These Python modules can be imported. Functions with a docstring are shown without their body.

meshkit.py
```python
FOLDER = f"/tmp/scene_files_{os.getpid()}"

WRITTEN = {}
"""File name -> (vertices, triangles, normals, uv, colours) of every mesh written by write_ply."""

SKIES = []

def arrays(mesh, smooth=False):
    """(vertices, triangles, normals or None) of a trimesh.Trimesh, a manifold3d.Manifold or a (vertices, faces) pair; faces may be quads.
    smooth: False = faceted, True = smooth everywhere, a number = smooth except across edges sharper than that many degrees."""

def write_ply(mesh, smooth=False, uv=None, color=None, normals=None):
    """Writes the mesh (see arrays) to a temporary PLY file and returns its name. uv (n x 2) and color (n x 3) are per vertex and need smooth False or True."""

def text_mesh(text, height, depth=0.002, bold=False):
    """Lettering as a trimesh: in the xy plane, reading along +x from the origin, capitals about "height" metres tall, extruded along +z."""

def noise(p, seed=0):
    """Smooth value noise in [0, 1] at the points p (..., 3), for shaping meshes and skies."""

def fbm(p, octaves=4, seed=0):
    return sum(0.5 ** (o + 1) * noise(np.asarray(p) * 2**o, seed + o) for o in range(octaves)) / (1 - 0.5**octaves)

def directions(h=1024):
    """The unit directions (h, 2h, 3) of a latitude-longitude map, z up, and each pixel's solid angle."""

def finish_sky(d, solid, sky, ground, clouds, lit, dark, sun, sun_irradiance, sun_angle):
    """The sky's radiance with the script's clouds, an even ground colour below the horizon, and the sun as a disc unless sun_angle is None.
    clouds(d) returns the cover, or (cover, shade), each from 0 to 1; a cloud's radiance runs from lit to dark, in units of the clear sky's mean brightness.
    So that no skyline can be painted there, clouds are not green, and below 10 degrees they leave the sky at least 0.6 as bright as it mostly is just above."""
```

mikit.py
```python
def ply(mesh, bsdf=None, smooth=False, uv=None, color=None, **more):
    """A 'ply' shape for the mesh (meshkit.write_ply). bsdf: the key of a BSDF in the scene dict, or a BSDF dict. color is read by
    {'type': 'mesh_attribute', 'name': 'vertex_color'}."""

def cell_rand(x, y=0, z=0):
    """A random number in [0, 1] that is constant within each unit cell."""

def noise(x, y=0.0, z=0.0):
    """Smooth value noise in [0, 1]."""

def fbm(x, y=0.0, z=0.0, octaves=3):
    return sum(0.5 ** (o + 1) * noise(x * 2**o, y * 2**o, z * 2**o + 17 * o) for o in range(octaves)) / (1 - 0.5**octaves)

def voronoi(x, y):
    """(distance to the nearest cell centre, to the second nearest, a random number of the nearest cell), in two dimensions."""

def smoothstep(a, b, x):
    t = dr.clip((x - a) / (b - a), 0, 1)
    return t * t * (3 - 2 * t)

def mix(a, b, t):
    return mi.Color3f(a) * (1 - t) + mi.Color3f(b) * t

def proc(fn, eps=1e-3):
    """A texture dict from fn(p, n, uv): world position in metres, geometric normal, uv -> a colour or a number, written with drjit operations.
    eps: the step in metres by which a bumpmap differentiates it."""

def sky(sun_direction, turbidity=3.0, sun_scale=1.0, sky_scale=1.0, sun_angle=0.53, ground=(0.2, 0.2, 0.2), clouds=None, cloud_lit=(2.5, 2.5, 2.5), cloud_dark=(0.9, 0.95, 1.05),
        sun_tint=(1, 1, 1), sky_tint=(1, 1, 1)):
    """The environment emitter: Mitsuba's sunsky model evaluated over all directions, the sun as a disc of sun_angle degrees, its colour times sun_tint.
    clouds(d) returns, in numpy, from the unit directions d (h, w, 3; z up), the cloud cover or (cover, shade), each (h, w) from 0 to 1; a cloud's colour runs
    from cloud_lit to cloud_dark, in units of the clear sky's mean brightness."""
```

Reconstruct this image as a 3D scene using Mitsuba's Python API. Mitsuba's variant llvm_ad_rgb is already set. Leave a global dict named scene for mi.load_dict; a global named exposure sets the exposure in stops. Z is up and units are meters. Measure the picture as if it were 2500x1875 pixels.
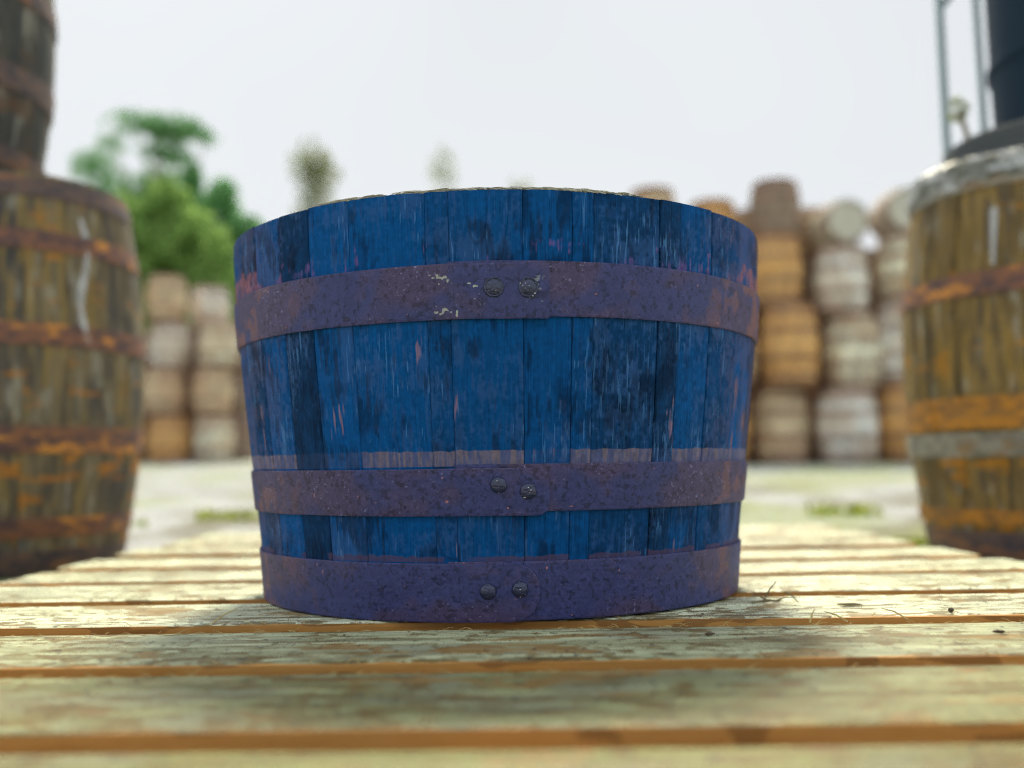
import math, random
import numpy as np, trimesh
import drjit as dr
import mitsuba as mi
import mikit, meshkit
from mikit import proc, fbm, noise, cell_rand, smoothstep, mix, ply

rng = np.random.default_rng(7)
T = mi.ScalarTransform4f
scene, labels = {}, {}

# ------------------------------------------------------------------ camera, sky, exposure
CAM_Z, PITCH, ROLL, FPX = 0.15325, math.radians(4.614), math.radians(0.887), 997.6
F = np.array([0, math.cos(PITCH), math.sin(PITCH)])
scene['camera'] = {
    'type': 'thinlens', 'fov': math.degrees(2 * math.atan(512 / FPX)), 'fov_axis': 'x',
    'to_world': T().look_at(origin=[0, 0, CAM_Z], target=[float(F[0]), float(F[1]), float(CAM_Z + F[2])],
                            up=[math.sin(ROLL), 0, math.cos(ROLL)]),
    'aperture_radius': 0.0079, 'focus_distance': 0.97, 'near_clip': 0.01, 'far_clip': 3000.0}


def overcast(d):
    veil = meshkit.fbm(d * 2.2, 3, seed=5)
    return np.ones(d.shape[:2]), 0.30 + 0.55 * veil - 0.45 * np.exp(-np.maximum(d[..., 2], 0) / 0.16)


SUN = (0.03, 0.66, 0.75)
scene['sky'] = mikit.sky(SUN, turbidity=3, sun_scale=0.3, sun_angle=12, clouds=overcast,
                         cloud_lit=(0.76, 0.785, 0.80), cloud_dark=(0.56, 0.59, 0.62), ground=(0.25, 0.25, 0.23), sun_tint=(0.93, 1.0, 0.97))
exposure = 3.74


# ------------------------------------------------------------------ helpers
class MB:
    """patches of grids, kept unwelded so that every patch is smooth by itself"""

    def __init__(s):
        s.v, s.f, s.uv, s.n = [], [], [], 0

    def grid(s, P, UV=None):
        P = np.asarray(P, float)
        a, b = P.shape[:2]
        i = np.arange(a * b).reshape(a, b) + s.n
        q = np.stack([i[:-1, :-1], i[:-1, 1:], i[1:, 1:], i[1:, :-1]], -1).reshape(-1, 4)
        s.f.append(q[:, [0, 1, 2]])
        s.f.append(q[:, [0, 2, 3]])
        s.v.append(P.reshape(-1, 3))
        s.uv.append(np.zeros((a * b, 2)) if UV is None else np.asarray(UV, float).reshape(-1, 2))
        s.n += a * b
        return s

    def tri(s, v, f, uv=None):
        s.v.append(np.asarray(v, float))
        s.f.append(np.asarray(f) + s.n)
        s.uv.append(np.zeros((len(v), 2)) if uv is None else uv)
        s.n += len(v)
        return s

    def build(s, bsdf, smooth=True):
        m = trimesh.Trimesh(np.vstack(s.v), np.vstack(s.f), process=False)
        return ply(m, bsdf, smooth=smooth, uv=np.vstack(s.uv))


def key_for(name):
    if name not in scene and name not in labels:
        return name
    k = 1
    while f'{name}_{k:03d}' in scene or f'{name}_{k:03d}' in labels:
        k += 1
    return f'{name}_{k:03d}'


def thing(name, label, category, group=None):
    k = key_for(name)
    labels[k] = {'label': label, 'category': category}
    if group:
        labels[k]['group'] = group
    return k


def part(parent, name, shape, label=None, kind=None):
    k = key_for(f'{parent}__{name}')
    scene[k] = shape
    if label or kind:
        labels[k] = {}
        if label:
            labels[k]['label'] = label
        if kind:
            labels[k]['kind'] = kind
    return k


def structure(name, shape, label, kind='structure'):
    scene[name] = shape
    labels[name] = {'label': label, 'kind': kind}


def tube(pts, rad, n=6):
    pts = np.asarray(pts, float)
    rad = np.broadcast_to(rad, len(pts))
    t = np.gradient(pts, axis=0)
    t /= np.linalg.norm(t, axis=1, keepdims=True)
    a = np.cross(t, [0.31, 0.17, 0.93])
    a /= np.linalg.norm(a, axis=1, keepdims=True)
    b = np.cross(t, a)
    w = np.linspace(0, 2 * np.pi, n + 1)
    return pts[:, None] + rad[:, None, None] * (a[:, None] * np.cos(w)[None, :, None] + b[:, None] * np.sin(w)[None, :, None])


def lathe(prof, n=32):
    """prof (r, z) from the bottom up, outside"""
    prof = np.asarray(prof, float)
    w = np.linspace(0, 2 * np.pi, n + 1)
    return np.stack([prof[:, 0:1] * np.cos(w), prof[:, 0:1] * np.sin(w), prof[:, 1:2] + 0 * w], -1)


# ------------------------------------------------------------------ materials
def bsdf(name, color, rough=0.7, spec=0.5, metallic=0.0, bump=None, scale=1.0, two=True, eps=1e-3, **more):
    b = {'type': 'principled', 'base_color': proc(color) if callable(color) else {'type': 'rgb', 'value': list(color)},
         'roughness': proc(rough) if callable(rough) else float(rough), 'specular': spec, 'metallic': metallic, **more}
    if bump is not None:
        b = {'type': 'bumpmap', 'arbitrary': proc(bump, eps), 'scale': scale, 'bsdf': b}
    if two:
        b = {'type': 'twosided', 'bsdf': b}
    scene[name] = b


TX, TY = -0.017, 1.2725          # axis of the halved barrel


def tub_parts(uv):
    i = dr.floor(uv.x / 10)
    return i, uv.x - 10 * i, uv.y


def tub_wood(p, n, uv):
    i, a, z = tub_parts(uv)
    r1, r2, r3 = cell_rand(i, 3), cell_rand(i, 7), cell_rand(i, 11)
    x = a + i * 0.37
    hair = fbm(x * 1100, z * 30, i * 3.1, octaves=2)
    fibre = fbm(x * 380, z * 42, i * 1.7, octaves=3)
    tooth = fbm(x * 260, z * 230, i * 2.9, octaves=3)
    patch = fbm(x * 24, z * 17, i * 2.3, octaves=4)
    band = fbm(x * 8, z * 75, 5.0, octaves=3)
    side = smoothstep(0.55, 1.0, dr.abs(p.x - TX) / 0.315)  # browner, greyer flanks: fade of the lens flare painted into the colour
    edge = (fbm(x * 120, 3.0, octaves=2) - 0.5) * 0.006
    navy_mix = smoothstep(0.25, 0.75, 0.65 * r1 + 0.35 * patch)
    c = mix((0.0010, 0.072, 0.255), (0.003, 0.032, 0.100), navy_mix) * (0.30 + 0.70 * hair + 0.70 * tooth) * (0.88 + 0.24 * r3)  # blue veil of lens flare painted into the wood colour
    # rubbed fibres, with greyer violet painted on the flanks where the flare fades
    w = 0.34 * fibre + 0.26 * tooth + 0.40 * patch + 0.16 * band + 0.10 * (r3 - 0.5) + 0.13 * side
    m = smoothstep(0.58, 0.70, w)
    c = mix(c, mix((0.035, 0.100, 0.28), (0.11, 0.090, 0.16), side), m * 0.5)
    # single lifted fibres, pale blue
    m = smoothstep(0.66, 0.74, fbm(x * 640, z * 48, i * 9.1, octaves=2)) * smoothstep(0.42, 0.60, patch + 0.15 * (fibre - 0.5))
    c = mix(c, (0.07, 0.21, 0.48), m * 0.65)
    # deeper, darker blue
    m = smoothstep(0.52, 0.66, 0.65 * fbm(x * 46, z * 30, i * 7.3, octaves=4) + 0.35 * fibre)
    c = mix(c, c * 0.35, m * 0.8)
    # torn bare wood, ragged along the fibres
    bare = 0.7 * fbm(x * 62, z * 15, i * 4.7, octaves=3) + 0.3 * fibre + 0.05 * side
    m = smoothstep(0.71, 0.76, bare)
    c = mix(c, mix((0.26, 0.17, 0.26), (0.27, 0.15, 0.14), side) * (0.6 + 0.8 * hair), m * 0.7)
    # scraped band where the middle hoop once sat, and lines over the others
    g = smoothstep(0.1519, 0.1525, z) * (1 - smoothstep(0.1668, 0.1676, z + 0.4 * edge))
    scr = mix((0.09, 0.105, 0.23), (0.20, 0.165, 0.21), smoothstep(0.35, 0.7, fibre))
    c = mix(c, scr * (0.65 + 0.7 * tooth), g * dr.select(r2 > 0.22, 0.85, 0.1))
    g = smoothstep(0.0588, 0.059, z) * (1 - smoothstep(0.0640, 0.0648, z + edge * 0.6))
    c = mix(c, (0.085, 0.060, 0.12), g * 0.7 * smoothstep(0.4, 0.5, noise(x * 25, 9.0)))
    g = smoothstep(0.3476, 0.348, z) * (1 - smoothstep(0.368, 0.372, z + edge * 2))
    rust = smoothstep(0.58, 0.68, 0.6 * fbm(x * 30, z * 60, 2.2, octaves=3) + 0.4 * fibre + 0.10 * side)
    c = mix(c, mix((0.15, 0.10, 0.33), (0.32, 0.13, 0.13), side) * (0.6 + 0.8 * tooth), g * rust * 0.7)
    # pale flecks and scratches
    c = mix(c, (0.14, 0.26, 0.48), smoothstep(0.66, 0.86, 0.6 * fbm(x * 480, z * 90, 8.0, octaves=3) + 0.4 * patch) * 0.45)
    # short dark checks
    k = smoothstep(0.0, 0.02, dr.abs(noise(x * 45, z * 9, i) - 0.5) + 0.35 * smoothstep(0.3, 0.5, noise(x * 20, z * 6, i + 9)))
    return c * (0.7 + 0.3 * k)


def tub_bump(p, n, uv):
    i, a, z = tub_parts(uv)
    x = a + i * 0.37
    return fbm(x * 420, z * 26, i * 1.7, octaves=3) * 0.0011 + 0.0012 * fbm(x * 60, z * 60, i, octaves=4)


def hoop_steel(p, n, uv):
    u, z = uv.x, uv.y
    th = dr.atan2(p.y - TY, p.x - TX)
    side = smoothstep(0.55, 1.0, dr.abs(p.x - TX) / 0.32)  # flare falling off toward the flanks, put into the hoop colour
    grit = fbm(u * 520, z * 520, 1.0, octaves=3)
    mott = fbm(u * 120, z * 120, 4.0, octaves=3)
    big = fbm(u * 16, z * 24, 7.0, octaves=3)
    first = dr.select(p.z > 0.25, 1.0, 0.0)
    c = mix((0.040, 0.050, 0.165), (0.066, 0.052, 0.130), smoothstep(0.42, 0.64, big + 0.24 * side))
    c = c * (0.55 + 0.55 * grit + 0.35 * mott)
    # corrosion pits
    pit = smoothstep(0.60, 0.72, fbm(u * 260, z * 230, 2.0, octaves=3))
    c = mix(c, c * 0.35, pit * 0.65)
    # rust flakes, thickened on the flanks to paint the flare fading out
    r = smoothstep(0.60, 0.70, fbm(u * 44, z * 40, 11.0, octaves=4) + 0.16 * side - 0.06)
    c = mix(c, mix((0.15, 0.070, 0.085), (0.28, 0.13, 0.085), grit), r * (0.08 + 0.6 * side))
    e = smoothstep(0.90, 0.94, fbm(u * 120, z * 170, 23.0, octaves=2))
    c = mix(c, (0.50, 0.21, 0.20), e * 0.6)
    # pale lichen crusts beside the rivets of the top hoop
    near = first * smoothstep(0.32, 0.0, dr.abs(th + 1.62))
    l = smoothstep(0.62, 0.67, 0.6 * fbm(u * 34, z * 60, 31.0, octaves=2) + 0.4 * fbm(u * 300, z * 330, 3.0, octaves=2) + 0.10 * (near - 1) - 0.05)
    c = mix(c, (0.50, 0.56, 0.48), l * near * 0.8)
    w = smoothstep(0.70, 0.88, 0.7 * fbm(u * 420, z * 420, 6.0, octaves=2) + 0.3 * big)
    return mix(c, (0.30, 0.33, 0.58), w * 0.55)


def hoop_bump(p, n, uv):
    u, z = uv.x, uv.y
    return fbm(u * 330, z * 330, 1.0, octaves=3) * 0.0007 - 0.00025 * smoothstep(0.58, 0.66, fbm(u * 210, z * 190, 2.0, octaves=3))


def rivet_col(p, n, uv):
    g = fbm(p.x * 520, p.y * 520, p.z * 520, octaves=3)
    c = mix((0.010, 0.020, 0.055), (0.045, 0.055, 0.13), g)
    return mix(c, (0.70, 0.68, 0.66), smoothstep(0.74, 0.80, fbm(p.x * 420, p.y * 60, p.z * 420, octaves=2)))


bsdf('m_tub', tub_wood, 0.75, 0.10, bump=tub_bump, scale=1.0, eps=4e-4)
bsdf('m_hoop', hoop_steel, 0.55, 0.35, bump=hoop_bump, scale=1.0, eps=4e-4)
bsdf('m_rivet', rivet_col, 0.24, 0.7, metallic=0.2, bump=lambda p, n, uv: fbm(p.x * 500, p.y * 500, p.z * 500, octaves=2) * 0.0009, eps=4e-4)
bsdf('m_char', lambda p, n, uv: mix((0.02, 0.018, 0.016), (0.06, 0.05, 0.045), fbm(p.x * 60, p.y * 60, p.z * 20)), 0.9, 0.2)
bsdf('m_fibre', (0.42, 0.42, 0.36), 0.8, 0.2)


def plank_col(p, n, uv):
    i = dr.floor(uv.x / 10)
    x, y = uv.x - 10 * i, uv.y
    q = y + i * 0.73
    wob = 0.010 * fbm(x * 4, q * 9, i, octaves=2)
    ring = fbm(x * 1.6, (q + wob) * 95, i * 5, octaves=3)
    fine = fbm(x * 30, q * 330, i * 3, octaves=3)
    blot = fbm(x * 8, q * 18, i * 7, octaves=3)
    # overexposed distance painted into board colour: nearest dark and yellower, farther in pale
    far_glare = dr.select(i < 2.5, 0.0, dr.select(i < 3.5, 0.15, dr.select(i < 4.5, 0.42, 1.0)))
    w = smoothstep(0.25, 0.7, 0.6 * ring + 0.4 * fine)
    c = mix(mix((0.085, 0.085, 0.018), (0.180, 0.190, 0.060), w), mix((0.48, 0.51, 0.32), (0.74, 0.81, 0.60), w), far_glare)
    c = c * (0.72 + 0.56 * fine)
    c = mix(c, mix(c, (0.20, 0.21, 0.17), 0.5), smoothstep(0.5, 0.66, blot) * 0.8)
    # torn grain: short dark pits along the board
    wx, wq = fbm(x * 40, q * 70, i + 0.5, octaves=3) - 0.5, fbm(x * 26, q * 60, i + 7.5, octaves=3) - 0.5
    t = fbm((x + 0.05 * wx) * 55, (q + 0.022 * wq) * 135, i * 2, octaves=4)
    rag = fbm((x + 0.2 * wx) * 7, (q + 0.05 * wq) * 24, i * 9, octaves=3)
    m = smoothstep(0.555, 0.64, t + 0.26 * (rag - 0.50))
    c = mix(c, mix((0.075, 0.048, 0.012), (0.19, 0.13, 0.035), fine), m * 0.85)
    # long dark grain lines
    g = smoothstep(0.62, 0.70, fbm(x * 8, (q + 0.012 * wq) * 150, i * 4, octaves=3))
    c = mix(c, (0.11, 0.072, 0.020), g * 0.8)
    # brown bark and dirt patches with ragged outlines
    d = fbm((x + 0.10 * wx) * 13, (q + 0.03 * wq) * 30, i * 13, octaves=4)
    m = smoothstep(0.66, 0.71, d + 0.05 * (t - 0.5))
    c = mix(c, mix((0.16, 0.085, 0.02), (0.30, 0.19, 0.06), fine), m * 0.8)
    # knots
    cx, cy = dr.floor(x * 3.1), dr.floor(q * 9)
    kx = (cx + 0.2 + 0.6 * cell_rand(cx, cy, 5)) / 3.1
    ky = (cy + 0.3 + 0.4 * cell_rand(cx, cy, 6)) / 9
    kd = dr.sqrt(dr.square((x - kx) * 0.55) + dr.square(q - ky))
    kn = dr.select(cell_rand(cx, cy, 8) > 0.74, 1.0, 0.0) * (1 - smoothstep(0.006, 0.010, kd + 0.004 * fine))
    c = mix(c, (0.18, 0.10, 0.04), kn * 0.8)
    # mould specks
    s = smoothstep(0.76, 0.80, fbm(x * 190, q * 160, 3.0, octaves=2))
    c = mix(c, (0.035, 0.032, 0.025), s * 0.8)
    # the sawn edges and underside have not bleached like the top
    raw = mix((0.40, 0.19, 0.045), (0.56, 0.30, 0.085), fbm(x * 7, p.z * 500, i, octaves=3))
    raw = mix(raw, (0.16, 0.07, 0.02), smoothstep(0.66, 0.7, fbm(x * 22, p.z * 90, i * 3, octaves=2)) * 0.6)
    return dr.select(p.z < -0.0018 + 0.0015 * (fine - 0.5), raw, c)


def plank_bump(p, n, uv):
    i = dr.floor(uv.x / 10)
    x, q = uv.x - 10 * i, uv.y + i * 0.73
    return 0.0016 * fbm(x * 40, q * 150, i, octaves=3)


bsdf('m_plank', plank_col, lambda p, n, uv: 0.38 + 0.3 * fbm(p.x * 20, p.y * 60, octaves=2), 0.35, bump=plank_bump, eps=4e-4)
bsdf('m_bearer', lambda p, n, uv: mix((0.30, 0.18, 0.07), (0.42, 0.30, 0.13), fbm(p.x * 60, p.y * 3, p.z * 60)), 0.8, 0.3)


def barrel_wood(dark, light, orange, gold):
    def fn(p, n, uv):
        i = dr.floor(uv.x / 10)
        a, z = uv.x - 10 * i, uv.y
        x = a + i * 0.37
        r1, r2 = cell_rand(i, 13), cell_rand(i, 17)
        st = fbm(x * 150, z * 8, i, octaves=3)
        bl = fbm(x * 24, z * 10, i * 2, octaves=4)
        c = mix(dark, light, smoothstep(0.25, 0.75, 0.5 * st + 0.5 * bl + 0.22 * (r1 - 0.5)))
        c = mix(c, gold, smoothstep(0.52, 0.66, fbm(x * 60, z * 7, i * 6, octaves=3)) * 0.5)
        c = mix(c, (0.05, 0.045, 0.045), smoothstep(0.56, 0.70, fbm(x * 70, z * 11, i * 3, octaves=3)) * 0.6)
        c = mix(c, (0.36, 0.36, 0.31), smoothstep(0.60, 0.80, fbm(x * 60, z * 13, i * 8, octaves=3)) * 0.45)
        # rust that has run out of the hoops
        o = smoothstep(0.66, 0.88, fbm(x * 16, z * 30, 3.0, octaves=3) + 0.22 * dr.select(dr.abs(z - 0.235) < 0.03, 1.0, 0.0) + 0.22 * dr.select(dr.abs(z - 0.075) < 0.02, 1.0, 0.0))
        return mix(c, orange, o * 0.75) * (0.75 + 0.5 * fbm(x * 500, z * 20, octaves=2))
    return fn


bsdf('m_barrel_left', barrel_wood((0.050, 0.052, 0.055), (0.19, 0.15, 0.085), (0.40, 0.16, 0.02), (0.28, 0.19, 0.045)), 0.75, 0.3)
bsdf('m_barrel_slate', barrel_wood((0.020, 0.030, 0.040), (0.075, 0.075, 0.065), (0.11, 0.06, 0.03), (0.10, 0.08, 0.05)), 0.75, 0.3)
bsdf('m_barrel_right', barrel_wood((0.085, 0.060, 0.025), (0.235, 0.160, 0.055), (0.42, 0.18, 0.01), (0.33, 0.21, 0.045)), 0.75, 0.3)


def rusty(a, b, c3):
    def fn(p, n, uv):
        g = fbm(p.x * 45, p.y * 45, p.z * 45, octaves=4)
        c = mix(a, b, smoothstep(0.35, 0.62, g))
        return mix(c, c3, smoothstep(0.54, 0.70, fbm(p.x * 18, p.y * 18, p.z * 40 + 5, octaves=4)) * 0.8)
    return fn


bsdf('m_rust', rusty((0.085, 0.045, 0.045), (0.20, 0.085, 0.045), (0.60, 0.25, 0.035)), 0.6, 0.5)
bsdf('m_rust_dark', rusty((0.05, 0.04, 0.05), (0.12, 0.075, 0.06), (0.24, 0.11, 0.05)), 0.6, 0.5)
bsdf('m_galv', rusty((0.15, 0.145, 0.12), (0.25, 0.235, 0.19), (0.24, 0.15, 0.07)), 0.45, 0.5)
bsdf('m_orange', rusty((0.24, 0.115, 0.03), (0.44, 0.19, 0.02), (0.19, 0.11, 0.045)), 0.65, 0.4)
bsdf('m_white_streak', lambda p, n, uv: mix((0.26, 0.27, 0.27), (0.50, 0.51, 0.53), fbm(p.x * 60, p.y * 60, p.z * 35, octaves=3)), 0.6, 0.4)
bsdf('m_yellow', lambda p, n, uv: mix((0.55, 0.38, 0.01), (0.42, 0.28, 0.03), fbm(p.x * 50, p.y * 50, p.z * 30)), 0.6, 0.4)
bsdf('m_drum', (0.003, 0.020, 0.042), 0.65, 0.2)
bsdf('m_slab', lambda p, n, uv: mix((0.045, 0.055, 0.065), (0.10, 0.11, 0.11), fbm(p.x * 9, p.y * 9, p.z * 120)), 0.8, 0.3)
bsdf('m_post', (0.40, 0.50, 0.56), 0.45, 0.5)
bsdf('m_wrap', lambda p, n, uv: mix((0.46, 0.48, 0.50), (0.11, 0.12, 0.10), smoothstep(0.40, 0.56, fbm(p.x * 20, p.y * 20, p.z * 34, octaves=3)) * 0.9), 0.45, 0.5)
bsdf('m_straw', (0.20, 0.17, 0.10), 0.8, 0.2)
bsdf('m_straw_pale', (0.55, 0.44, 0.20), 0.8, 0.2)
bsdf('m_chip', (0.085, 0.062, 0.04), 0.7, 0.3)


def gravel(p, n, uv):
    g = fbm(p.x * 45, p.y * 45, octaves=3)
    b = fbm(p.x * 1.1, p.y * 0.9, octaves=3)
    c = mix((0.25, 0.265, 0.265), (0.40, 0.415, 0.43), g)
    c = mix(c, (0.13, 0.125, 0.085), smoothstep(0.46, 0.60, fbm(p.x * 2.6, p.y * 1.7, 3.0, octaves=4)) * 0.9 * dr.select(p.y < 7.5 + 1.5 * (b - 0.5), 1.0, 0.3))
    return mix(c, (0.21, 0.25, 0.085), smoothstep(0.46, 0.60, fbm(p.x * 1.9, p.y * 1.2, 9.0, octaves=4)) * smoothstep(0.3, 0.5, g) * 0.8)


bsdf('m_gravel', gravel, 0.85, 0.3)


def cask(body, end, seed):
    def fn(p, n, uv):
        z = uv.y
        a = uv.x
        st = fbm(a * 14, z * 5, seed, octaves=3)
        c = mix([0.7 * v for v in body], [min(1.12 * v, .85) for v in body], smoothstep(0.3, 0.7, st))
        return mix(c, end, smoothstep(0.45, 0.6, noise(a * 3, z * 7, seed + 4)) * 0.5)
    return fn


CASKS = [((0.76, 0.74, 0.58), (0.60, 0.42, 0.26)), ((0.62, 0.50, 0.33), (0.58, 0.36, 0.22)), ((0.70, 0.42, 0.17), (0.66, 0.34, 0.10)),
         ((0.80, 0.80, 0.72), (0.62, 0.48, 0.36)), ((0.30, 0.25, 0.20), (0.28, 0.19, 0.14))]
for i, (b_, e_) in enumerate(CASKS):
    bsdf(f'm_cask_{i}', cask(b_, e_, 3.3 * i), 0.75, 0.3)
bsdf('m_cask_hoop', rusty((0.12, 0.070, 0.06), (0.26, 0.14, 0.10), (0.44, 0.21, 0.09)), 0.65, 0.4)
bsdf('m_cask_head', lambda p, n, uv: mix((0.42, 0.40, 0.34), (0.66, 0.65, 0.58), fbm(p.x * 30, p.y * 3, p.z * 3)), 0.8, 0.2)


def leaf(name, col, trans):
    scene[name] = {'type': 'principledthin', 'base_color': {'type': 'rgb', 'value': col}, 'roughness': 0.6, 'diff_trans': trans, 'spec_trans': 0.0, 'eta': 1.4}


leaf('m_leaf', [0.19, 0.42, 0.17], 1.0)
leaf('m_leaf_bright', [0.30, 0.47, 0.15], 1.0)
leaf('m_leaf_pine', [0.19, 0.38, 0.18], 0.8)
leaf('m_leaf_grey', [0.32, 0.36, 0.22], 0.8)
leaf('m_weed', [0.30, 0.36, 0.05], 1.0)
bsdf('m_bark', lambda p, n, uv: mix((0.14, 0.10, 0.07), (0.24, 0.18, 0.13), fbm(p.x * 12, p.y * 12, p.z * 3)), 0.9, 0.2)


# ------------------------------------------------------------------ ground
def ground_z(x, y):
    y = np.clip(np.asarray(y, float), 2.5, 35) - 2.5
    return -0.075 + 0.0105 * y + 0.0006 * y * y


xs = np.concatenate([-np.geomspace(2500, 4, 24), np.linspace(-3, 3, 25), np.geomspace(4, 2500, 24)])
ys = np.concatenate([-np.geomspace(2500, 4, 16), np.linspace(-3, 14, 60), np.linspace(14.5, 36, 30), np.geomspace(38, 2500, 18)])
X, Y = np.meshgrid(xs, ys)
rough = np.where((np.abs(X) < 40) & (Y > 2.6) & (Y < 40), 1, 0) * 0.03 * (meshkit.fbm(np.stack([X * 1.3, Y * 1.3, 0 * X], -1), 3, 2) - 0.5)
structure('ground', MB().grid(np.stack([X, Y, ground_z(X, Y) + rough], -1)).build('m_gravel'), 'pale gravel yard with patches of green weeds behind the pallet')

# ------------------------------------------------------------------ pallet
pallet = thing('pallet', 'large pale timber pallet with gaps between its boards carrying the blue halved barrel', 'pallet')
BOARDS = [(0.20, 0.36), (0.405, 0.556), (0.602, 0.758), (0.803, 0.954), (1.003, 1.153), (1.199, 1.358), (1.405, 1.548), (1.610, 1.757), (1.852, 1.985), (2.045, 2.20), (2.255, 2.44)]
SK = -0.012


def board(x0, x1, y0, y1, ztop, th, idx, zjit=0.0):
    nx = 90
    x = np.linspace(x0, x1, nx)
    e0 = 0.0022 * (meshkit.fbm(np.stack([x * 14, 0 * x + idx * 7.3, 0 * x], -1), 3, 1) - 0.5)
    e1 = 0.0022 * (meshkit.fbm(np.stack([x * 14, 0 * x + idx * 3.9, 0 * x + 4], -1), 3, 2) - 0.5)
    sk = SK * x
    c = 0.0016
    ty = np.array([0, 0.02, 0.15, 0.4, 0.6, 0.85, 0.98, 1.0])
    Yt = (y0 + e0 + sk)[:, None] + ty[None] * ((y1 + e1) - (y0 + e0))[:, None]
    cup = 0.0012 * (meshkit.fbm(np.stack([x[:, None] * 3 + 0 * Yt, Yt * 14, 0 * Yt + idx], -1), 2, 6) - 0.5)
    Zt = ztop + zjit + cup + np.where((ty == 0) | (ty == 1), -c, 0.0)[None]
    Pt = np.stack([x[:, None] + 0 * Yt, Yt, Zt], -1)
    off = idx * 10.0 + 2.0
    uvt = np.stack([Pt[..., 0] + off, Pt[..., 1]], -1)
    m = MB()
    m.grid(np.swapaxes(Pt, 0, 1), np.swapaxes(uvt, 0, 1))
    zb = ztop + zjit - th
    for row, rev in ((Pt[:, 0], False), (Pt[:, -1], True)):
        zz = np.linspace(0, 1, 4)
        S = np.stack([np.stack([row[:, 0], row[:, 1], row[:, 2] * (1 - t) + zb * t], -1) for t in zz], 0)
        S = S[:, ::-1] if rev else S
        S = S[::-1]
        m.grid(S, np.stack([S[..., 0] + off, S[..., 1] + 0.3 * S[..., 2]], -1))
    bot = np.stack([np.stack([Pt[:, -1, 0], Pt[:, -1, 1], 0 * x + zb], -1), np.stack([Pt[:, 0, 0], Pt[:, 0, 1], 0 * x + zb], -1)], 0)
    m.grid(bot, np.stack([bot[..., 0] + off, bot[..., 1]], -1))
    for e, rev in ((0, True), (-1, False)):
        S = np.stack([np.stack([Pt[e, :, 0], Pt[e, :, 1], 0 * Pt[e, :, 2] + zb], -1), Pt[e]], 0)
        S = S[:, ::-1] if rev else S
        m.grid(S, np.stack([S[..., 1] + off, S[..., 2]], -1))
    return m


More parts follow.
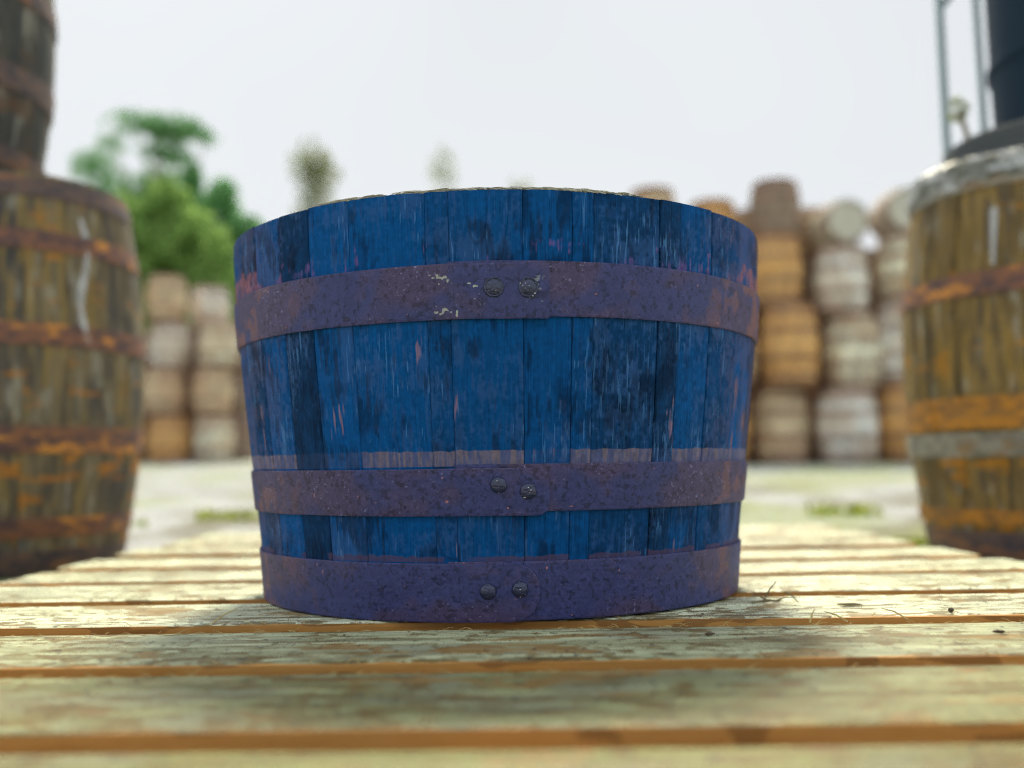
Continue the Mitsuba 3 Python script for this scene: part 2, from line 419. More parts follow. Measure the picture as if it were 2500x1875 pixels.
for i, (a, b) in enumerate(BOARDS):
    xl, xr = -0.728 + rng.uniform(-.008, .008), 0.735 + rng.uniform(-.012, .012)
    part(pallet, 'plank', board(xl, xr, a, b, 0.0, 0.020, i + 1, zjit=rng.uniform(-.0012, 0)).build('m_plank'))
for x in (-0.66, 0.0, 0.66):
    bm = trimesh.creation.box([0.09, 2.2, 0.050])
    bm.apply_translation([x, 1.33, -0.0465])
    part(pallet, 'bearer', ply(bm, 'm_bearer'))

# frayed fibres along the board edges in the sharp zone, too fine to pick apart
for i in (2, 3, 4, 5):
    m = MB()
    a, b = BOARDS[i]
    for k in range(150):
        x = rng.uniform(-0.6, 0.6)
        y = (a if rng.random() < 0.45 else b) + SK * x + rng.normal(0, .0012)
        L = rng.uniform(.003, .012) * (2.0 if rng.random() < 0.06 else 1)
        ang = rng.normal(0, .5) + (0 if rng.random() < .5 else np.pi)
        up = rng.uniform(-.1, .55)
        d = np.array([np.cos(ang), np.sin(ang) * .7, up])
        p0 = np.array([x, y, -.0008])
        pts = np.stack([p0, p0 + d * L * .5 + [0, 0, .0007], p0 + d * L + [rng.normal(0, .0012), rng.normal(0, .0012), -.0005]])
        m.grid(tube(pts, [.00035, .0003, .0001], 3))
    part(pallet, 'edge_fibres', m.build('m_straw_pale'), kind='stuff')

# ------------------------------------------------------------------ halved barrel
tub = thing('halved_barrel', 'blue tinted halved wooden barrel with three riveted hoops standing on the pallet', 'half barrel')
TZ = np.array([0, .0588, .1058, .1519, .2942, .3476, .418])
TR = np.array([.2896, .2945, .3004, .3057, .3221, .3256, .33]) - .002
tc = np.polyfit(TZ, TR, 3)


def tub_r(z):
    return np.polyval(tc, z)


def stave(cx, cy, z0, zs, rf, a0, a1, th, idx, dr_=0.0, drop=.0008, gap=.00018, rowend=0.0):
    us = np.array([0, .02, .2, .5, .8, .98, 1])
    dp = np.array([drop, 0, 0, 0, 0, 0, drop])
    r = rf(zs) + dr_
    g = gap / r.mean()
    ang = a0 + g + (a1 - a0 - 2 * g) * us
    ca, sa = np.cos(ang), np.sin(ang)
    rr = r[:, None] - dp[None]
    P = np.stack([cx + rr * ca, cy + rr * sa, z0 + zs[:, None] + 0 * rr], -1)
    U = np.stack([idx * 10 + 2 + (ang - a0)[None] * .31 + 0 * rr, zs[:, None] + 0 * rr], -1)
    ri = (r - th)[:, None] + 0 * dp[None]
    Q = np.stack([cx + ri * ca, cy + ri * sa, z0 + zs[:, None] + 0 * ri], -1)
    m = MB()
    m.grid(P, U)
    m.grid(Q[:, ::-1], U[:, ::-1])
    m.grid(np.stack([P[-1], Q[-1]]), np.stack([U[-1], U[-1] + [0, .02]]))
    m.grid(np.stack([Q[0], P[0]]), np.stack([U[0], U[0]]))
    m.grid(np.stack([Q[:, 0], P[:, 0]], 1), np.stack([U[:, 0], U[:, 0]], 1))
    m.grid(np.stack([P[:, -1], Q[:, -1]], 1), np.stack([U[:, -1], U[:, -1]], 1))
    return m


# seams in view, as read from the photograph (degrees round the axis, -90 faces the viewer)
SEAMS = [-152.5, -143.3, -133.9, -125.6, -116.3, -101.6, -97.4, -84.8, -76.1, -72.2, -58.7, -53.7, -44.7, -33.7, -22, -11, 2]
a = 2
while a < 195:
    a += rng.uniform(9, 15)
    SEAMS.append(a)
SEAMS[-1] = -152.5 + 360
if SEAMS[-1] - SEAMS[-2] < 5:
    SEAMS.pop(-2)
zs = np.linspace(0.0015, .418, 22)
for i, (s0, s1) in enumerate(zip(SEAMS[:-1], SEAMS[1:])):
    zj = zs.copy()
    zj[-1] += rng.uniform(-.0012, .0008)
    part(tub, 'stave', stave(TX, TY, 0, zj, tub_r, math.radians(s0), math.radians(s1), .024, i, rng.uniform(-.0009, .0006)).build('m_tub'))
hd = trimesh.creation.cylinder(radius=.2665, height=.018, sections=64)
hd.apply_translation([TX, TY, .035])
part(tub, 'head', ply(hd, 'm_char', smooth=30))


def strap(cx, cy, rf, zb, zt, t, a_end, lap, rho, slip, seed, z0=0.0):
    """a hoop whose end lies over its beginning, the free end rounded with radius rho"""
    end = a_end + 2 * np.pi
    rm = rf((zb + zt) / 2)
    e = np.concatenate([np.linspace(0, 1, 14) ** 2 * max(rho, .004), np.linspace(max(rho, .004), .12, 16)[1:]])
    s = np.concatenate([np.linspace(a_end - lap, end - .125 / rm, 150), end - e[::-1] / rm])
    e = (end - s) * rm
    lift = (t + .0002) * np.clip((s - (end - lap - .10)) / .09, 0, 1)
    inset = np.where(e < rho, rho - np.sqrt(np.maximum(rho ** 2 - (rho - e) ** 2, 0)), 0)
    k = (s - s[0]) / (s[-1] - s[0])
    dz = slip * (0.5 - k) + .0007 * (meshkit.fbm(np.stack([s * 5, 0 * s + seed, 0 * s], -1), 2, 3) - .5)
    b, tt = zb + dz + inset, zt + dz - inset
    c = .0007
    w = np.array([0, .04, .35, .65, .96, 1.0])
    Z = b[:, None] + w[None] * (tt - b)[:, None]
    O = rf(Z) + lift[:, None] + .0010 + np.where((w == 0) | (w == 1), t - c, t)[None]
    O += .0008 * (meshkit.fbm(np.stack([s[:, None] * 9 + 0 * Z, Z * 25, 0 * Z + seed], -1), 3, 8) - .5)
    I = rf(Z) + lift[:, None] + .0003
    cs, sn = np.cos(s)[:, None], np.sin(s)[:, None]
    P = np.stack([cx + O * cs, cy + O * sn, Z + z0], -1)
    Q = np.stack([cx + I * cs, cy + I * sn, Z + z0], -1)
    U = np.stack([(s * rm)[:, None] + 0 * Z + 3, Z + seed], -1)
    m = MB()
    sw = lambda A: np.swapaxes(A, 0, 1)
    m.grid(sw(P), sw(U))
    m.grid(sw(np.stack([Q[:, 0], P[:, 0]], 1)), sw(np.stack([U[:, 0], U[:, 0]], 1)))
    m.grid(sw(np.stack([P[:, -1], Q[:, -1]], 1)), sw(np.stack([U[:, -1], U[:, -1]], 1)))
    m.grid(np.stack([P[-1], Q[-1]], 1), np.stack([U[-1], U[-1]], 1))
    m.grid(np.stack([Q[0], P[0]], 1), np.stack([U[0], U[0]], 1))
    return m


def rivet_shape(cx, cy, rf, t, ang, z, kind, tilt=0.0):
    r = rf(z) + .0012 + 2 * t
    if kind == 'flush':
        prof = [(.0098, -.0010), (.0098, .0007), (.0090, .0011), (.0082, .0007), (.0078, .0001), (.0062, .0016), (.0035, .0024), (0, .0026)]
    else:
        h = .0052 if kind == 'dome' else .0042
        th = np.linspace(0, np.pi / 2, 9)
        prof = [(.0082, -.0010)] + [(.0082 * math.cos(q) ** .8 if q < 1.57 else 0, h * math.sin(q)) for q in th]
    g = lathe(prof, 28)
    v = g.reshape(-1, 3).copy()
    v *= 1 + .10 * (meshkit.noise(v * 240 + z * 100, 4)[:, None] - .5)
    n = np.array([math.cos(ang), math.sin(ang), -.05])
    n /= np.linalg.norm(n)
    x = np.cross([0, 0, 1], n)
    x /= np.linalg.norm(x)
    y = np.cross(n, x)
    w = v @ np.stack([x, y, n]) + [cx + r * math.cos(ang), cy + r * math.sin(ang), z]
    return MB().grid(w.reshape(g.shape)).build('m_rivet')


HT = .0022
R_ = math.radians
for zb, zt, end, rho, slip, seed, rivets in (
        (.2942, .3476, -80.4, .002, .0025, 1, ((-89.8, .323, 'flush'), (-84.0, .3225, 'flush'))),
        (.1058, .1519, -80.2, .012, .0040, 2, ((-89.5, .134, 'dome'), (-84.2, .1275, 'button'))),
        (.0015, .0588, -82.0, .026, .0015, 3, ((-91.8, .0315, 'dome'), (-85.8, .0330, 'dome')))):
    h = part(tub, 'hoop', strap(TX, TY, tub_r, zb, zt, HT, R_(end), .30, rho, slip, seed).build('m_hoop'))
    for ang, z, kind in rivets:
        part(h, 'rivet', rivet_shape(TX, TY, tub_r, HT, R_(ang), z, kind))

# frayed pale fibres standing along the sawn rim
m = MB()
for k in range(2200):
    ang = R_(rng.uniform(-130, -50))
    amp = float(meshkit.noise(np.array([[ang * 9, 3.0, 0]]), 2)[0])
    if rng.random() > amp * 1.3 or abs(math.degrees(ang) + 93) > 30:
        continue
    r = tub_r(.418) - rng.uniform(.001, .007)
    p0 = np.array([TX + r * math.cos(ang), TY + r * math.sin(ang), .4180 + rng.uniform(0, .0022)])
    d = np.array([-math.sin(ang), math.cos(ang), 0]) * rng.choice([-1, 1]) * rng.uniform(.6, 1) + np.array([0, 0, rng.uniform(.0, .16)])
    L = rng.uniform(.008, .020)
    m.grid(tube([p0, p0 + d * L * .5, p0 + d * L + [0, 0, -.001]], [.0009, .0008, .0004], 3))
part(tub, 'rim_fibres', m.build('m_fibre'), kind='stuff')


# ------------------------------------------------------------------ barrels beside the pallet
def barrel_r(H, rb, rh):
    return lambda z: rh + (rb - rh) * (1 - (2 * np.asarray(z) / H - 1) ** 2)


def near_barrel(label, cx, cy, z0, H, rb, rh, mat, hoops, seed, n=24, group=None):
    k = thing('barrel', label, 'barrel', group)
    rf = barrel_r(H, rb, rh)
    g = np.random.default_rng(seed)
    w = g.uniform(.75, 1.25, n)
    s = np.concatenate([[0], np.cumsum(w)]) / w.sum() * 2 * np.pi + g.uniform(0, 1)
    zz = np.linspace(0, H, 18)
    for i in range(n):
        part(k, 'stave', stave(cx, cy, z0, zz, rf, s[i], s[i + 1], .026, i + 40 * seed, g.uniform(-.002, .002), drop=.003).build(mat))
    for i, (f0, f1, hm, lb) in enumerate(hoops):
        part(k, 'hoop', strap(cx, cy, rf, f0 * H, f1 * H, .003, g.uniform(0, 6), .2, .01, .003, seed * 9 + i, z0).build(hm), lb)
    for zc in (.035, H - .035):
        hm = trimesh.creation.cylinder(radius=float(rf(zc)) - .025, height=.02, sections=48)
        hm.apply_translation([cx, cy, z0 + zc])
        part(k, 'head', ply(hm, mat, smooth=30))
    return k, rf


HO = [(.012, .062), (.095, .142), (.30, .365), (.56, .615), (.80, .85), (.935, .985)]
bl, rfl = near_barrel('golden brown barrel with rusty hoops and a white drip standing left of the pallet', -1.236, 2.39, -.073, .89, .33, .282, 'm_barrel_left',
                      [(a, b, 'm_rust' if 0 < i < 5 else 'm_rust_dark', None) for i, (a, b) in enumerate(HO)], 3)
near_barrel('dark slate grey barrel stacked on top of the barrel left of the pallet', -1.515, 2.47, .818, .89, .33, .282, 'm_barrel_slate', [(a, b, 'm_rust_dark', None) for a, b in HO], 5)
HR = [(.008, .070, 'm_rust_dark', None), (.085, .125, 'm_orange', 'bright orange rusted hoop'), (.255, .315, 'm_galv', 'pale grey galvanised hoop'), (.325, .405, 'm_orange', 'bright orange rusted hoop'),
      (.66, .72, 'm_rust', None), (.935, .99, 'm_galv', 'pale grey galvanised hoop')]
br, rfr = near_barrel('olive brown barrel with an orange and a galvanised hoop standing right of the pallet', 1.288, 2.375, -.073, .885, .33, .282, 'm_barrel_right', HR, 8)


def drip(k, cx, cy, z0, rf, pts, name, mat):
    """a run of dried paint lying on the staves: (angle, z, half width)"""
    P = []
    for ang, z, w in pts:
        r = rf(z) + .0045
        P.append([[cx + (r - dd) * math.cos(ang + o * w / r), cy + (r - dd) * math.sin(ang + o * w / r), z0 + z] for o, dd in ((-1, .003), (-.5, .0004), (.5, .0004), (1, .003))])
    part(k, name, MB().grid(P).build(mat))


drip(bl, -1.236, 2.39, -.073, rfl, [(R_(-31 + 2 * math.sin(7 * t)), .80 - .30 * t, .006 + .005 * math.sin(9 * t) ** 2) for t in np.linspace(0, 1, 14)], 'paint_drip', 'm_white_streak')
drip(br, 1.288, 2.375, -.073, rfr, [(R_(-136 - .5 * t), .775 - .13 * t, .009 - .004 * t) for t in np.linspace(0, 1, 10)], 'paint_drip', 'm_white_streak')
drip(br, 1.288, 2.375, -.073, rfr, [(R_(-120), .235 - .12 * t, .035 + .01 * math.sin(11 * t)) for t in np.linspace(0, 1, 10)], 'paint_patch', 'm_yellow')

# things on top of the right barrel
lid = thing('round_lid', 'thick round grey lid lying on top of the barrel right of the pallet', 'lid')
lp = [(0, 0), (.284, 0), (.290, .006), (.290, .050), (.285, .056), (.285, .100), (.279, .106), (0, .106)]
scene[lid] = MB().grid(lathe(lp, 72) + [1.372, 2.39, .808]).build('m_slab', smooth=True)
drum = thing('drum', 'dark blue drum standing on the round grey lid at the right edge', 'drum')
dp = [(.0, 0), (.262, 0), (.270, .008), (.270, .022), (.262, .030), (.268, .20), (.276, .205), (.276, .225), (.268, .23), (.272, .62), (.280, .625), (.280, .645), (.272, .65), (.272, .86), (.278, .868), (.278, .888), (.265, .893), (0, .885)]
dm = lathe(dp, 72) + [1.492, 2.40, .916]
part(drum, 'shell', MB().grid(dm).build('m_drum', smooth=True))
part(drum, 'lid_ring', MB().grid(lathe([(.274, 0), (.285, .004), (.285, .018), (.274, .022)], 72) + [1.492, 2.40, 1.808]).build('m_drum'))

wrap = thing('plastic_wrap', 'crumpled white plastic wrap lying over the rim of the right barrel', 'plastic wrap')
W, V = 150, 60
aa = np.linspace(R_(-214), R_(-122), W)
rows = []
for j in range(V):
    t = j / (V - 1)
    # from the hanging hem up over the chime and in over the head
    q = max(0.0, (t - .40) / .60)
    rr = (rfr(.885) + .010) * (1 - .52 * q) + 0 * aa
    zz = .770 + .055 * min(t / .40, 1) + .030 * math.sin(min(q * 1.5, 1.0) * math.pi / 2) * (0.5 + .5 * np.exp(-((aa - R_(-163)) / .42) ** 2)) + 0 * aa
    P3 = np.stack([aa * 7, 0 * aa + t * 4, 0 * aa], -1)
    ridge = 1 - 2 * np.abs(meshkit.fbm(P3, 4, 9) - .5)
    ridge2 = 1 - 2 * np.abs(meshkit.fbm(P3 * 2.3 + 5, 3, 4) - .5)
    hem = .022 * (meshkit.noise(np.stack([aa * 9, 0 * aa, 0 * aa], -1), 4) - .5) * max(0, 1 - t * 4)
    rr = rr + .016 * (ridge - .6) + .010 * (ridge2 - .6)
    rows.append(np.stack([1.288 + rr * np.cos(aa), 2.375 + rr * np.sin(aa), zz + .016 * (ridge - .7) * (.4 + q) + hem], -1))
scene[wrap] = MB().grid(rows).build('m_wrap')

frame = thing('steel_frame', 'thin grey steel posts with a slanted brace rising beside the dark blue drum', 'steel frame')
for pts, r in (([(1.252, 2.78, -.07), (1.246, 2.78, 2.4)], .0125), ([(1.372, 2.78, -.07), (1.343, 2.78, 2.4)], .0105)):
    part(frame, 'post', MB().grid(tube(np.linspace(*pts, 6), r, 14)).build('m_post'))
part(frame, 'brace', MB().grid(tube(np.linspace((1.246, 2.78, 1.44), (1.345, 2.78, 1.56), 4), .0115, 14)).build('m_post'))

sprig = thing('weed_sprig', 'small grey green weed sprig growing out beside the round grey lid', 'weed')
m = MB()
c0 = np.array([1.093, 2.36, .993])
for k in range(70):
    d = rng.normal(size=3)
    d /= np.linalg.norm(d)
    c = c0 + d * .024 * rng.random() ** .4 * [1, 1, 1.25]
    u = rng.normal(size=3)
    u /= np.linalg.norm(u)
    w = np.cross(u, rng.normal(size=3))
    w /= np.linalg.norm(w)
    m.tri([c - u * .009, c + w * .005, c + u * .009, c - w * .005], [[0, 1, 2], [0, 2, 3]])
part(sprig, 'leaves', m.build('m_leaf_grey', smooth=False))
part(sprig, 'stem', MB().grid(tube([(1.115, 2.36, .90), (1.108, 2.36, .945), (1.095, 2.36, .985)], .006, 8)).build('m_straw'))

# ------------------------------------------------------------------ stacks of casks
NC = 30


def cask_body(H, rb, rh):
    rf = barrel_r(H, rb, rh)
    z = np.linspace(0, H, 13)
    g = lathe(np.stack([rf(z), z], 1), NC)
    uv = np.stack([np.linspace(0, 2, NC + 1)[None] + 0 * z[:, None], z[:, None] + np.zeros((1, NC + 1))], -1)
    return MB().grid(g, uv), rf


body_m, crf = cask_body(.88, .335, .28)
CB = [body_m.build(f'm_cask_{i}') for i in range(5)]
CH = []
for f0, f1 in ((.01, .07), (.12, .17), (.30, .36), (.64, .70), (.83, .88), (.93, .99)):
    z = np.array([f0, f0, f1, f1]) * .88
    r = crf(z) + np.array([0, .006, .006, 0])
    CH.append(MB().grid(lathe(np.stack([r, z], 1), NC)).build('m_cask_hoop'))
CE = [MB().grid(lathe([(0, zc), (.272, zc)][::-1] if zc > .4 else [(0, zc), (.272, zc)], NC)).build('m_cask_head', smooth=False) for zc in (.03, .85)]


def place_cask(x, y, z, s, h, mat, label, group, lying=False):
    k = thing('barrel', label, 'barrel', group)
    s = s * rng.uniform(.94, 1.03)
    tw = T().translate([x, y, z])
    if lying:
        tw = tw @ T().translate([0, -.44, .33 * s]).rotate([1, 0, 0], -90)
    else:
        tw = tw @ T().rotate([1, 0, 0], float(rng.uniform(-1.5, 1.5))).rotate([0, 1, 0], float(rng.uniform(-1.5, 1.5)))
    tw = tw.rotate([0, 0, 1], float(rng.uniform(0, 360))).scale([s, s, h])
    part(k, 'body', {**CB[mat], 'to_world': tw})
    for c in CH:
        part(k, 'hoop', {**c, 'to_world': tw})
    for c in CE:
        part(k, 'head', {**c, 'to_world': tw})


LAYER = ['bottom', 'second', 'third', 'top']
ORD = ['first', 'second', 'third', 'fourth', 'fifth', 'sixth']
G0 = float(ground_z(0, 13))
hs = [.99, 1.02, .90, .80]
cols = [1.96, 2.74, 3.52, 4.38, 5.16]
tone = [[1, 2, 1, 3, 2], [2, 1, 2, 0, 3], [4, 1, 2, 3, 0], [1, 2, 4, 0, 3]]
word = ['pale grey', 'tan', 'orange brown', 'whitish', 'dull brown']
z = G0
zcol = [G0] * 5
for L in range(4):
    for c, x in enumerate(cols):
        hh = hs[L] * (1 + (-.05, .04, .01, -.03, .05)[(c + 2 * L) % 5])
        x_ = x + rng.uniform(-.09, .09) + (.0, .06, -.05, .02)[L]
        lie = L == 3 and c in (3, 4)
        sc = (1.12, 1.10, 1.08, .98)[L]
        place_cask(x_, 13.0 + rng.uniform(-.12, .12) + (.25 if L == 3 else 0), zcol[c], sc, hh / .89 * (1 if L < 3 else (1.0, .85, 1.0, 1.1, 1.0)[c]), tone[L][c],
                   f'{word[tone[L][c]]} cask, {LAYER[L]} layer of the right stack, {ORD[c]} column from the blue tub' if not lie else f'{word[tone[L][c]]} cask lying end on, {LAYER[L]} of the right stack, {ORD[c]} column from the tub', 'casks in the right stack', lie)
        zcol[c] += hh
    for c, x in enumerate([2.50, 3.33, 4.21, 5.08, 5.9] if L < 3 else []):
        place_cask(x + rng.uniform(-.06, .06), 13.85 + rng.uniform(-.1, .1), z + .03, 1.12, hs[L] / .89, 4,  # dark wood tone stands in for shade in the gaps
                   f'shaded cask behind the right stack, {LAYER[L]} layer, seen past the {ORD[c]} column', 'casks behind the right stack')
    if L == 3:
        for c, x in ((1, 2.85), (2, 3.47), (3, 4.24)):
            place_cask(x, 13.9, z - .04, 1.0, .78, 1,
                       f'small dull cask peeping over the right stack behind its top layer, by the {ORD[c]} column', 'casks behind the right stack')
    z += hs[L]
G1 = float(ground_z(0, 20))
colsL = [-8.85, -7.90, -6.93, -5.94]
toneL = [[1, 4, 2, 0], [4, 1, 1, 1], [1, 3, 3, 0], [2, 1, 1, 0]]
z = G1
for L in range(4):
    for c, x in enumerate(colsL):
        if L == 3 and c == 3:
            continue
        place_cask(x + rng.uniform(-.06, .06), 20 + rng.uniform(-.1, .1), z, 1.24, 1.055, toneL[L][c],
                   f'{word[toneL[L][c]]} cask, {LAYER[L]} layer of the left stack, {ORD[3 - c]} column from the blue tub', 'casks in the left stack')
    if L < 3:
        for c, x in enumerate([-8.77, -7.76, -6.73, -5.72]):
            place_cask(x + rng.uniform(-.06, .06), 20.95, z, 1.15, 1.03, 4,  # same dark tone, painting shade between the left casks
                       f'shaded cask behind the left stack, {LAYER[L]} layer, seen past the {ORD[3 - c]} column', 'casks behind the left stack')
    z += .94
place_cask(-6.38, 20.95, G1 + 2.82, 1.2, 1.0, 3, 'whitish cask standing behind the top of the left stack, in front of the trees', 'casks in the left stack')


# ------------------------------------------------------------------ trees
def crown(clumps, n_per, leafsize, mat, seed):
    g = np.random.default_rng(seed)
    m = MB()
    for (c, r, dens) in clumps:
        n = int(n_per * dens)
        d = g.normal(size=(n, 3))
        d /= np.linalg.norm(d, axis=1, keepdims=True)
        rad = g.random(n) ** .45
        c_ = np.array(c) + d * rad[:, None] * np.array(r)
        keep = meshkit.fbm(c_ * 1.1 + seed, 2, seed) > .36
        c_ = c_[keep]
        n = len(c_)
        u = g.normal(size=(n, 3))
        u /= np.linalg.norm(u, axis=1, keepdims=True)
        w = np.cross(u, g.normal(size=(n, 3)))
        w /= np.linalg.norm(w, axis=1, keepdims=True)
        s = leafsize * g.uniform(.6, 1.4, (n, 1))
        v = np.stack([c_ - u * s, c_ + w * s * .5, c_ + u * s, c_ - w * s * .5], 1).reshape(-1, 3)
        f = np.arange(n)[:, None] * 4
        m.tri(v, np.vstack([f + [0, 1, 2], f + [0, 2, 3]]))
    return m.build(mat, smooth=False)


def trunk(base, top, r0, bend, limbs, seed):
    g = np.random.default_rng(seed)
    base, top = np.array(base, float), np.array(top, float)
    t = np.linspace(0, 1, 10)
    pts = base + (top - base) * t[:, None]
    pts[:, 0] += bend * np.sin(t * 3)
    m = MB().grid(tube(pts, r0 * (1 - .8 * t), 10))
    for l in limbs:
        l = np.array(l, float)
        k = g.uniform(.45, .8)
        i = int(k * 9)
        p0 = pts[i]
        mid = (p0 + l) / 2 + [0, 0, -.3]
        m.grid(tube(np.array([p0, mid, l]), [r0 * .3, r0 * .2, r0 * .08], 7))
    return m.build('m_bark')


def tree(name, label, cat, base, top, r0, clumps, n_per, leafsize, mat, seed, bend=.15, group=None):
    k = thing(name, label, cat, group)
    part(k, 'trunk', trunk(base, top, r0, bend, [c[0] for c in clumps], seed))
    part(k, 'crown', crown(clumps, n_per, leafsize, mat, seed))
    return k


gz = float(ground_z(0, 35))
Yt = 35.0
tree('pine_tree', 'tall pine with a flat sparse crown above the other trees at left', 'tree', (-12.6, Yt + 1, gz), (-13.0, Yt + 1, 12.7), .22,
     [((-13.6, Yt + 1, 12.75), (1.5, 1.2, .55), 1.0), ((-12.2, Yt + 1, 12.7), (1.3, 1.2, .42), .7), ((-11.1, Yt + 1, 12.5), (.5, .5, .4), .2), ((-12.3, Yt + 1, 11.75), (.75, .7, .4), .3),
      ((-14.6, Yt + 1, 12.2), (.7, .6, .4), .16), ((-13.1, Yt + 1, 11.8), (.6, .6, .3), .15)], 620, .15, 'm_leaf_pine', 11)
tree('leafy_tree', 'bright green leafy tree above the left stack of casks', 'tree', (-11.9, Yt - 3, gz), (-11.6, Yt - 3, 8.6), .25,
     [((-12.2, Yt - 3, 7.6), (1.6, 1.6, 1.5), 1.2), ((-10.6, Yt - 3, 7.2), (1.7, 1.6, 1.5), 1.2), ((-11.6, Yt - 3, 5.6), (2.1, 1.8, 1.5), 1.3), ((-9.6, Yt - 3, 5.4), (1.5, 1.5, 1.6), .8),
      ((-11.3, Yt - 3, 8.8), (1.0, 1.0, .8), .4), ((-12.9, Yt - 3, 5.5), (1.5, 1.5, 1.5), .8)], 2600, .15, 'm_leaf_bright', 12)
tree('fir_tree', 'dark green pointed fir between the pine and the halved barrel', 'tree', (-11.25, Yt, gz), (-11.35, Yt, 11.0), .16,
     [((-11.35, Yt, 10.4), (.40, .4, .8), .35), ((-11.3, Yt, 9.2), (.75, .7, 1.0), .7), ((-11.25, Yt, 7.8), (1.2, 1.1, 1.1), 1.0), ((-11.2, Yt, 6.2), (1.6, 1.5, 1.2), 1.0)], 1300, .13, 'm_leaf', 13, bend=.02)
tree('leafy_tree', 'green tree sloping down towards the left side of the blue tub', 'tree', (-9.6, Yt - 1, gz), (-9.7, Yt - 1, 9.6), .2,
     [((-9.95, Yt - 1, 9.4), (.6, .6, .9), .45), ((-9.3, Yt - 1, 8.1), (1.0, .9, .9), .9), ((-8.5, Yt - 1, 6.9), (1.3, 1.2, 1.3), 1.0), ((-9.9, Yt - 1, 6.4), (1.2, 1.2, 1.4), .9), ((-8.9, Yt - 1, 4.2), (1.6, 1.4, 1.1), .8)],
     1300, .14, 'm_leaf', 14)
tree('leafy_tree', 'grey green tree low behind the shoulder of the left barrel', 'tree', (-15.2, Yt + 2, gz), (-15.2, Yt + 2, 10.5), .2,
     [((-15.7, Yt + 2, 11.6), (.9, .9, .7), .4), ((-14.6, Yt + 2, 10.7), (1.5, 1.2, .8), .6), ((-13.0, Yt + 2, 10.9), (1.3, 1.2, .7), .5), ((-13.6, Yt + 2, 9.6), (1.6, 1.4, 1.0), .9), ((-15.3, Yt + 2, 8.4), (1.6, 1.4, 1.2), .9), ((-13.6, Yt + 2, 8.2), (1.4, 1.2, 1.0), .8)],
     750, .14, 'm_leaf_pine', 15)
tree('slender_tree', 'slender brownish tree rising behind the left part of the barrel rim', 'tree', (-7.0, Yt, gz), (-7.05, Yt, 11.2), .17,
     [((-7.15, Yt, 11.0), (.75, .7, 1.0), .5), ((-6.7, Yt, 10.6), (.7, .6, .9), .45), ((-7.0, Yt, 9.3), (.8, .8, 1.1), .6), ((-7.0, Yt, 7.6), (.8, .8, 1.2), .5)], 560, .13, 'm_leaf_grey', 16)
tree('slender_tree', 'faint thin tree just above the barrel rim, left of its middle', 'tree', (-2.4, Yt + 6, gz), (-2.75, Yt + 6, 12.6), .10,
     [((-2.7, Yt + 6, 12.4), (.75, .6, 1.1), .16), ((-2.9, Yt + 6, 10.6), (.7, .6, 1.0), .2)], 900, .13, 'm_leaf_grey', 17)
tree('slender_tree', 'faintest treetop barely showing over the middle of the barrel rim', 'tree', (.6, Yt + 6, gz), (.6, Yt + 6, 11.7), .08,
     [((.6, Yt + 6, 11.6), (.7, .6, .6), .08), ((.6, Yt + 6, 10.3), (.8, .6, .8), .2)], 900, .13, 'm_leaf_grey', 18)


# ------------------------------------------------------------------ weeds on the gravel, litter on the pallet
def weed(x, y, s, label):
    k = thing('weed_clump', label, 'weed')
    m = MB()
    for j in range(70):
        a, r = rng.uniform(0, 6.28), s * math.sqrt(rng.random())
        p0 = np.array([x + r * math.cos(a), y + .7 * r * math.sin(a), float(ground_z(0, y)) - .005])
        h = s * rng.uniform(.12, .38)
        b = rng.uniform(0, 6.28)
        o = np.array([math.cos(b), math.sin(b), 0]) * h * .6
        w = np.array([-math.sin(b), math.cos(b), 0]) * .006
        m.tri([p0 - w, p0 + w, p0 + o * .4 + [0, 0, h * .8] + w, p0 + o * .4 + [0, 0, h * .8] - w, p0 + o + [0, 0, h]], [[0, 1, 2], [0, 2, 3], [3, 2, 4]])
    part(k, 'leaves', m.build('m_weed', smooth=False), kind='stuff')


weed(-1.16, 4.15, .17, 'yellow green weeds on the gravel close to the left side of the blue tub')
weed(-1.48, 3.75, .12, 'small weeds on the gravel beside the left barrel')
weed(1.02, 2.62, .08, 'yellowish weeds at the foot of the right barrel')
weed(1.28, 3.9, .16, 'low weeds on the gravel between the tub and the right barrel')

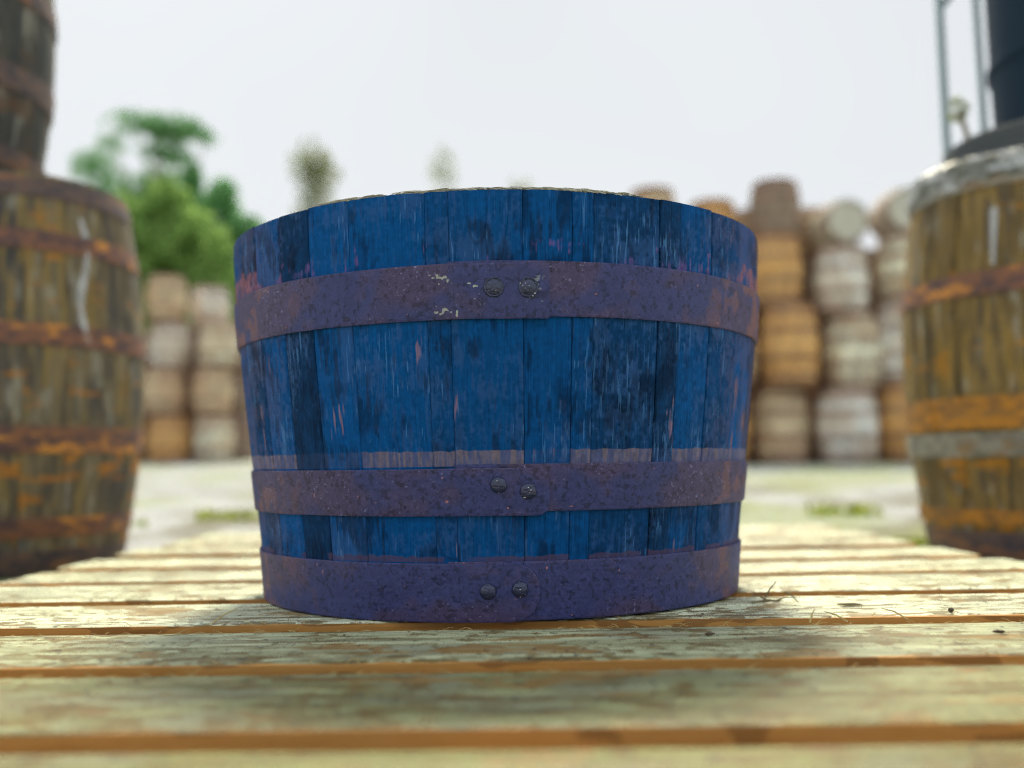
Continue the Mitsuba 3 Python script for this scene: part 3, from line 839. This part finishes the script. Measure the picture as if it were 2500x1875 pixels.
straw = thing('straw_wisp', 'wisp of dry grey straw lying at the right foot of the blue tub', 'straw')
BX, BY = .268, 1.095
for (dx, dy, dz), (ex, ey, ez), r in (((0, 0, .002), (.022, .004, .030), .0011), ((.008, -.004, .002), (-.022, -.010, .013), .0012), ((-.02, -.012, .002), (.026, -.006, .0035), .0014), ((.012, -.006, .002), (.045, -.012, .009), .0010),
                                   ((.03, -.004, .012), (.046, -.014, .002), .0012), ((-.005, -.01, .002), (.018, -.018, .004), .0012)):
    p0, p1 = np.array([BX + dx * .75, BY + dy, dz]), np.array([BX + ex * .75, BY + ey, ez * .75])
    r *= .75
    mid = (p0 + p1) / 2 + [0, 0, .002]
    part(straw, 'stalk', MB().grid(tube([p0, mid, p1], [r, r, r * .5], 6)).build('m_straw'))


def chip(name, label, cat, x, y, L, w, h, rot, mat, z=.0016):
    k = thing(name, label, cat)
    s = trimesh.creation.icosphere(2)
    v = np.asarray(s.vertices)
    v = v * (1 + .5 * (meshkit.noise(v * 2.3 + x * 40, 3)[:, None] - .5)) * [L / 2, w / 2, h / 2]
    s.vertices = v
    s.apply_transform(trimesh.transformations.rotation_matrix(rot, [0, 0, 1]))
    s.apply_translation([x, y, z])
    scene[k] = ply(s, mat, smooth=50)


chip('bark_chip', 'small dark bark chip on the board in front of the tub, right of the middle', 'bark chip', .171, .896, .009, .004, .003, .1, 'm_chip')
chip('bark_chip', 'dark bark chip near the right end of the board in front of the tub', 'bark chip', .421, .885, .010, .003, .003, -.25, 'm_chip')
chip('bark_chip', 'dark lump on the front edge of the board beside the tub at far right', 'bark chip', .435, 1.012, .006, .005, .0045, .5, 'm_chip', .0018)
chip('dry_leaf', 'curled dry brown leaf bit on the board right of the tub', 'leaf', .351, 1.063, .024, .008, .003, -.3, 'm_straw')


def sliver(label, p0, p1):
    k = thing('wood_sliver', label, 'wood sliver')
    p0, p1 = np.array(p0), np.array(p1)
    scene[k] = MB().grid(tube([p0, (p0 + p1) / 2 + [0, 0, .002], p1], [.0009, .0007, .0003], 5)).build('m_straw_pale')


sliver('pale sliver sticking out over the board gap left of the tub', (-.300, .999, .001), (-.278, 1.012, .014))
sliver('pale upright sliver at the board gap right of the tub', (.276, .952, .001), (.283, .957, .013))
sliver('pale sliver leaning across the board gap, second right of the tub', (.312, .953, .001), (.292, .960, .010))
sliver('bent pale sliver at the board gap, farthest right of the tub', (.370, .956, .002), (.352, .975, .010))
